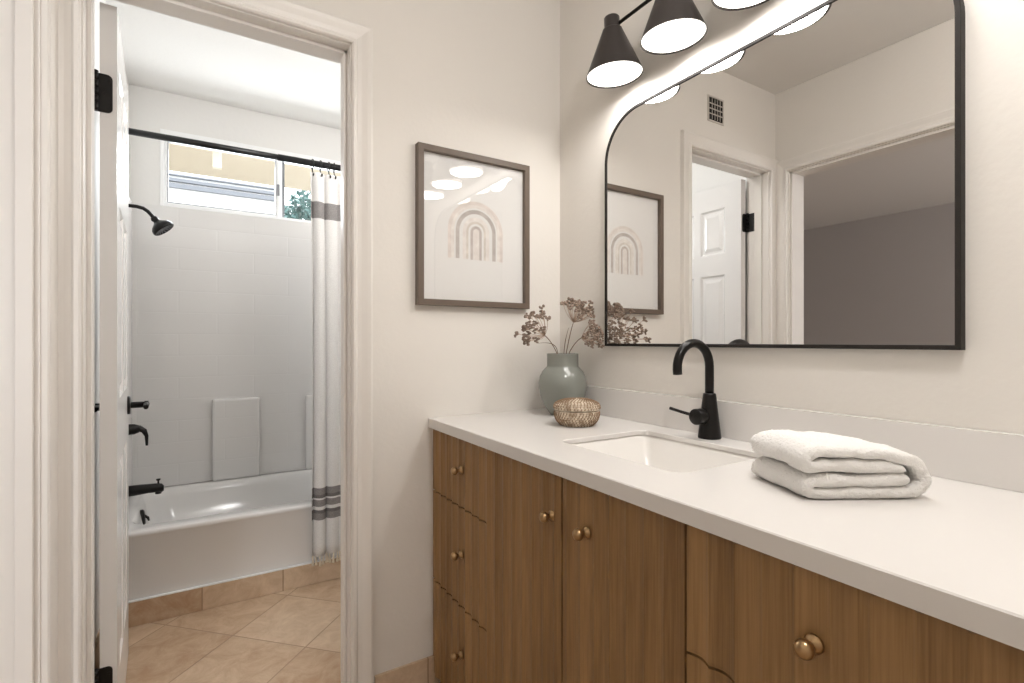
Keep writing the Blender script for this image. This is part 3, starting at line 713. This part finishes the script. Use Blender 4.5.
# ------------------------------------------------------------------ picture
PX0, PX1, PZ0, PZ1 = .596, 1.026, 1.259, 1.782
t = thing('framed_print', (.809, YB, PZ0), 'brown wood framed print of a pale rainbow arch on the wall left of the mirror', 'picture')
bm = bmesh.new(); f = .020; y0, y1 = YB - .028, YB - .001
def rec(e, y): return [Vector((PX0 + e, y, PZ0 + e)), Vector((PX1 - e, y, PZ0 + e)), Vector((PX1 - e, y, PZ1 - e)), Vector((PX0 + e, y, PZ1 - e))]
loft(bm, [rec(0, y1), rec(0, y0 + .001), rec(.001, y0), rec(f - .001, y0), rec(f, y0 + .001), rec(f, y1), rec(0, y1)], smooth=False)
bmesh.ops.remove_doubles(bm, verts=bm.verts, dist=1e-6); obj('picture_frame', bm, 'frame', t)
M['paper'] = mat('print_paper', srgb(230, 228, 225), .8)
for nm, c in (('arch_a', (213, 204, 197)), ('arch_b', (180, 172, 166)), ('arch_c', (222, 214, 208)), ('arch_d', (208, 200, 190)), ('arch_e', (188, 178, 171))):
    m = mat('print_ink_' + nm[-1] , srgb(*c), .85); M[nm] = m
    n = m.node_tree.nodes; l = m.node_tree.links; tn = n.new('ShaderNodeTexNoise'); tn.inputs['Scale'].default_value = 40; cr = n.new('ShaderNodeValToRGB')
    tc = n.new('ShaderNodeTexCoord'); l.new(tc.outputs['Object'], tn.inputs['Vector'])
    cr.color_ramp.elements[0].position = .35; cr.color_ramp.elements[0].color = (*srgb(*c), 1); cr.color_ramp.elements[1].position = .75; cr.color_ramp.elements[1].color = (*srgb(*[min(240, q + 22) for q in c]), 1)
    l.new(tn.outputs[0], cr.inputs[0]); l.new(cr.outputs[0], n['Principled BSDF'].inputs['Base Color'])
bm = bmesh.new(); yp = YB - .010
box(bm, PX0 + f, PX1 - f, yp, YB - .002, PZ0 + f, PZ1 - f)
cx, zb, leg = .814, 1.422, .095
def band(r0, r1, mi, zof=0.0):
    n = 28; pin = [(r0, 0)]; pout = [(r1, 0)]
    inn = [(-r0, zb + zof)] + [(-r0 * math.cos(PI * k / n), zb + leg + r0 * 1.0 * math.sin(PI * k / n)) for k in range(n + 1)] + [(r0, zb + zof)]
    out = [(-r1, zb + zof)] + [(-r1 * math.cos(PI * k / n), zb + leg + r1 * 1.0 * math.sin(PI * k / n)) for k in range(n + 1)] + [(r1, zb + zof)]
    a = [bm.verts.new((cx + p[0], yp - .0006, p[1])) for p in inn]; b = [bm.verts.new((cx + p[0], yp - .0006, p[1])) for p in out]
    for k in range(len(a) - 1): bm.faces.new((a[k], a[k + 1], b[k + 1], b[k])).material_index = mi
band(.094, .107, 1); band(.084, .0935, 3, .002); band(.064, .078, 2, .001); band(.040, .052, 3); band(.030, .0385, 4, .001); band(.012, .022, 5); band(.0, .0105, 3)
obj('print', bm, ['paper', 'arch_a', 'arch_b', 'arch_c', 'arch_d', 'arch_e'], t, recalc=False)
obj('picture_glass', B((PX0 + f, PX1 - f, YB - .0165, YB - .0160, PZ0 + f, PZ1 - f)), 'picglass', t)

# air vent on the back wall above the doorway
t = thing('air_vent', (.209, YB, 2.27), 'small square air register high on the wall over the bath doorway', 'air vent')
vx, vz = .205, 2.260
bm = B((vx - .060, vx - .052, YB - .005, YB - .0005, vz - .062, vz + .062), (vx + .052, vx + .060, YB - .005, YB - .0005, vz - .062, vz + .062), (vx - .052, vx + .052, YB - .005, YB - .0005, vz - .062, vz - .054), (vx - .052, vx + .052, YB - .005, YB - .0005, vz + .054, vz + .062))
obj('vent_frame', bm, 'ventwhite', t)
obj('vent_backing', B((vx - .052, vx + .052, YB - .002, YB - .0005, vz - .054, vz + .054)), 'dark', t)
bm = bmesh.new()
for k in range(1, 4): box(bm, vx - .05, vx + .05, YB - .006, YB - .003, vz - .05 + .025 * k - .002, vz - .05 + .025 * k + .002)
for k in range(1, 5): box(bm, vx - .05 + .02 * k - .0012, vx - .05 + .02 * k + .0012, YB - .0065, YB - .004, vz - .05, vz + .05)
obj('grille', bm, 'ventwhite', t)

# ------------------------------------------------------------------ vase with dried stems
vxc, vyc = 1.070, 1.398
t = tag(None or obj('vase', (lambda b: (lathe(b, [(0, .002), (.042, .001), (.045, .003), (.051, .011), (.066, .034), (.0785, .064), (.0840, .092), (.0845, .110), (.080, .132), (.071, .149), (.061, .160), (.0555, .165), (.0545, .169), (.0545, .208), (.0555, .210), (.0530, .2105), (.0515, .206), (.0515, .168), (.058, .152), (.075, .115), (.074, .08), (.045, .015), (0, .010)], (vxc, vyc, CZ), seg=64), b)[1])(bmesh.new()), 'vase', origin=(vxc, vyc, CZ)),
       'grey green glazed bottle vase holding dried flowers on the countertop', 'vase')
camv = Vector((math.sin(R(31.7)), math.cos(R(31.7)), 0)); camr = Vector((math.cos(R(31.7)), -math.sin(R(31.7)), 0))
VB = Vector((vxc, vyc, CZ))
def bez(a, b, c, n=12): return [a * (1 - t_) ** 2 + b * 2 * t_ * (1 - t_) + c * t_ ** 2 for t_ in [k / n for k in range(n + 1)]]
def umbel(label, root_off, fork, axis, nray, rlen, spread, name='dried_flower'):
    """root inside the vase, fork = point where the rays start, axis = head direction"""
    fork = VB + fork; axis = axis.normalized(); base = VB + Vector((root_off[0], root_off[1], .03)); lip = VB + Vector((root_off[0] * .2 + (fork - VB).x * .30, root_off[1] * .2 + (fork - VB).y * .30, .214))
    v = Vector((lip.x - VB.x, lip.y - VB.y, 0))
    if v.length > .042: v = v.normalized() * .042; lip = VB + Vector((v.x, v.y, .214))
    t = thing(name, base, label, 'dried flower', )
    bm = bmesh.new(); tube(bm, [base, base.lerp(lip, .5), lip] + bez(lip, lip.lerp(fork, .5) + Vector((0, 0, .014)), fork, 10)[1:], [.0015] * 13, 6)
    obj('stem', bm, 'stem', t)
    rays = bmesh.new(); fl = bmesh.new()
    o1 = axis.orthogonal().normalized(); o2 = axis.cross(o1)
    for k in range(nray):
        rad = math.sqrt((k + .5) / nray); th = k * 2.39996
        ang = R(spread) * rad; d = (axis * math.cos(ang) + (o1 * math.cos(th) + o2 * math.sin(th)) * math.sin(ang)).normalized()
        L = rlen * random.uniform(.66, 1.08)
        end = fork + d * L; mid = fork + (d * .75 + axis * -.02 + (d - axis) * .25).normalized() * L * .5
        tube(rays, bez(fork, mid, end, 5), [.0008] * 6, 4)
        o3 = d.orthogonal().normalized(); o4 = d.cross(o3)
        nf = 6
        for q in range(nf):
            a2 = q * 2.4; r2 = .0110 * math.sqrt((q + .3) / nf); p = end + d * random.uniform(.001, .008) + (o3 * math.cos(a2) + o4 * math.sin(a2)) * r2
            tube(rays, [end - d * .008, p], [.00045, .00045], 3)
            s = random.uniform(.0034, .0058)
            bmesh.ops.create_icosphere(fl, subdivisions=1, radius=s, matrix=Matrix.Translation(p) @ Matrix.Rotation(random.random() * 3, 4, 'X') @ Matrix.Diagonal((1.2, .8, 1, 1)))
    obj('rays', rays, 'ray', t); obj('florets', fl, 'floret', t)
    return t
def off(r, d, z): return camr * r + camv * d + Vector((0, 0, z))
UP = Vector((0, 0, 1))
umbel('dried umbel flower leaning left, farthest left in the grey green vase', (-.01, .01), Vector((-.083, -.010, .272)), Vector((-1, -.05, .62)), 24, .092, 55)
umbel('tallest dried umbel flower, upright at the right of the grey green vase', (.012, .0), off(.036, -.01, .318), camr * .42 + UP * 1 + camv * -.35, 28, .080, 52)
umbel('dried umbel flower drooping right towards the mirror over the grey green vase', (.015, -.01), off(.060, -.035, .264), camr * 1.0 + UP * .24 + camv * -.7, 22, .066, 46)
for lab, p1 in (('thin bare dried twig arching far left over the vase rim', Vector((-.125, -.03, .246))), ('thin bare dried twig bending over the middle of the vase', off(.02, -.01, .30))):
    bm = bmesh.new(); b0 = VB + Vector((-.005, .004, .03)); lip = VB + Vector(((p1.x) * .22, (p1.y) * .22, .215))
    pts = [b0, b0.lerp(lip, .5)] + bez(lip, lip + (lip - b0) * .22, VB + p1, 10)
    tube(bm, pts, [.0013] * 8 + [.0011, .0009, .0008, .0007, .0005], 6)
    tag(obj('dried_twig', bm, 'stem', origin=b0), lab, 'dried twig')

# woven lidded basket
bx, by = .969, 1.196
t = thing('lidded_basket', (bx, by, CZ), 'small round woven basket with a lid in front of the grey vase', 'basket')
def coil(bm, prof, mi=0):
    """stack of coiled strands: prof list of (r,z)"""
    for k, (r, z) in enumerate(prof):
        n = 40; pts = [Vector((bx + r * .95 * math.cos(2 * PI * q / n), by + r * .95 * math.sin(2 * PI * q / n), CZ + z)) for q in range(n)]
        tube(bm, pts, .0034, 6, closed=True, mi=mi)
def stitches(bm, prof, mi, step):
    for k in range(len(prof) - 1):
        (r0, z0), (r1, z1) = prof[k], prof[k + 1]
        n = int(2 * PI * max(r0, r1) / step)
        for q in range(n):
            if (q + k) % 2 == 0: continue
            a = 2 * PI * (q + .5 * (k % 2)) / n; b = a + step * .30 / max(r0, .02)
            o = .0036; dr, dz = (z1 - z0), -(r1 - r0); ln = math.hypot(dr, dz) or 1; nx, nz = dr / ln * o, dz / ln * o
            if nx < 0 and r0 > .02: pass
            q0, q1 = r0 * .95 + nx, r1 * .95 + nx; p = Vector((bx + q0 * math.cos(a), by + q0 * math.sin(a), CZ + z0 + nz)); s = Vector((bx + q1 * math.cos(b), by + q1 * math.sin(b), CZ + z1 + nz))
            tube(bm, [p, s], .0013, 4, mi=mi)
body = [(.050, .004), (.055, .009), (.060, .014), (.0640, .0195), (.0665, .0255), (.0680, .0315), (.0685, .0375), (.0680, .0430)]
lid = [(.0700, .0515), (.0705, .0570), (.0680, .0625), (.0625, .0665), (.0560, .0695), (.0490, .0718), (.0420, .0735), (.0350, .0746), (.0280, .0753), (.0210, .0758), (.0140, .0760), (.0070, .0762)]
bm = bmesh.new(); coil(bm, body); stitches(bm, body, 1, .0050); lathe(bm, [(0, .002), (.048, .002), (.061, .020), (.0625, .045), (.059, .046), (.057, .02), (.047, .006), (0, .006)], (bx, by, CZ), mi=0)
obj('basket_body', bm, ['weave', 'reed'], t)
bm = bmesh.new(); coil(bm, lid); stitches(bm, lid, 1, .0052); lathe(bm, [(.063, .052), (.063, .058), (.047, .069), (.02, .073), (0, .0735)], (bx, by, CZ), mi=0)
obj('basket_lid', bm, ['weave', 'reed'], t)

# ------------------------------------------------------------------ folded towel
A = Vector((.8175, .4315)); ex = Vector((.163, -.095)).normalized(); ey = Vector((.065, .138)).normalized()
LEN, DEP = .186, .150
ctrl = [(.166, .0296), (.09, .0292), (.035, .0294), (.012, .0288), (.002, .0195), (.010, .0102), (.05, .0098), (.11, .0098), (.165, .0100), (.188, .014), (.199, .030), (.193, .047), (.172, .0615), (.13, .0690), (.08, .0725), (.035, .0750), (.010, .0720), (-.002, .0620), (.008, .0525), (.04, .0520), (.09, .0512), (.160, .0482)]
def crom(p, n=6):
    out = []
    for i in range(len(p) - 1):
        p0, p1, p2, p3 = p[max(i - 1, 0)], p[i], p[i + 1], p[min(i + 2, len(p) - 1)]
        for k in range(n):
            t_ = k / n; out.append(tuple(.5 * (2 * p1[j] + (p2[j] - p0[j]) * t_ + (2 * p0[j] - 5 * p1[j] + 4 * p2[j] - p3[j]) * t_ ** 2 + (3 * p1[j] - p0[j] - 3 * p2[j] + p3[j]) * t_ ** 3) for j in range(2)))
    out.append(p[-1]); return out
cl = crom(ctrl); n = len(cl); TH = .0099
outl = []
for i in range(n):
    a, b = cl[max(i - 1, 0)], cl[min(i + 1, n - 1)]; tx, tz = b[0] - a[0], b[1] - a[1]; L_ = math.hypot(tx, tz); outl.append((cl[i], (-tz / L_, tx / L_)))
bm = bmesh.new(); ND = 26; rows = []
for j in range(ND + 1):
    v = j / ND; row = []
    edge = min(1, math.sin(PI * min(max(v, 0), 1)) * 6) if 0 < v < 1 else 0
    thk = TH * (.45 + .55 * math.sqrt(max(0, min(1, min(v, 1 - v) / .05))))
    prof = []
    for (c, nn) in outl: prof.append((c[0] + nn[0] * thk, c[1] + nn[1] * thk))
    c, nn = outl[-1]; tx, tz = nn[1], -nn[0]
    prof.append((c[0] + tx * thk * .8, c[1] + tz * thk * .8))
    for (c, nn) in reversed(outl): prof.append((c[0] - nn[0] * thk, c[1] - nn[1] * thk))
    c, nn = outl[0]; tx, tz = -nn[1], nn[0]
    prof.append((c[0] + tx * thk * .8, c[1] + tz * thk * .8))
    for (s, h) in prof:
        top = max(0, h - .02) / .06
        h2 = h * (1 + .02 * v * top) + .004 * math.sin(v * 3.1) * top
        # squeeze towards bottom is flat; jitter in depth per position
        nz_ = noise.noise(Vector((s * 26, v * 3.4, h * 40))); nz2 = noise.noise(Vector((s * 70 + 5, v * 9, h * 90)))
        s2 = s + .0045 * nz_ + .0015 * nz2; h3 = max(.0004, h2 + (.0038 * nz_ + .0014 * nz2) * min(1, h / .02))
        dd = DEP * v + (.005 * noise.noise(Vector((s * 30, h * 60, 3))) if v in (0.0, 1.0) else 0)
        p = A + ex * s2 * .965 + ey * dd
        row.append(bm.verts.new((p.x, p.y, CZ + .0006 + h3)))
    rows.append(row)
for a, b in zip(rows, rows[1:]):
    m_ = len(a)
    for k in range(m_): bm.faces.new((a[k], a[(k + 1) % m_], b[(k + 1) % m_], b[k])).smooth = True
def endcap(row):
    m_ = n
    for i in range(m_ - 1):
        # outer strip i pairs with inner strip mirrored
        a0, a1 = row[i], row[i + 1]; b0, b1 = row[2 * n - i], row[2 * n - i - 1]
        bm.faces.new((a0, a1, b1, b0)).smooth = True
    bm.faces.new((row[n - 1], row[n], row[n + 1])); bm.faces.new((row[2 * n], row[2 * n + 1], row[0]))
endcap(rows[0]); endcap(rows[-1])
o = obj('folded_towel', bm, 'towel', origin=(A.x, A.y, CZ))
md = o.modifiers.new('sub', 'SUBSURF'); md.levels = md.render_levels = 2
tx_ = bpy.data.textures.new('terry', 'CLOUDS'); tx_.noise_scale = .0045
md = o.modifiers.new('terry', 'DISPLACE'); md.texture = tx_; md.strength = .0026; md.mid_level = .5
tag(o, 'fluffy white towel folded in layers on the countertop', 'towel')
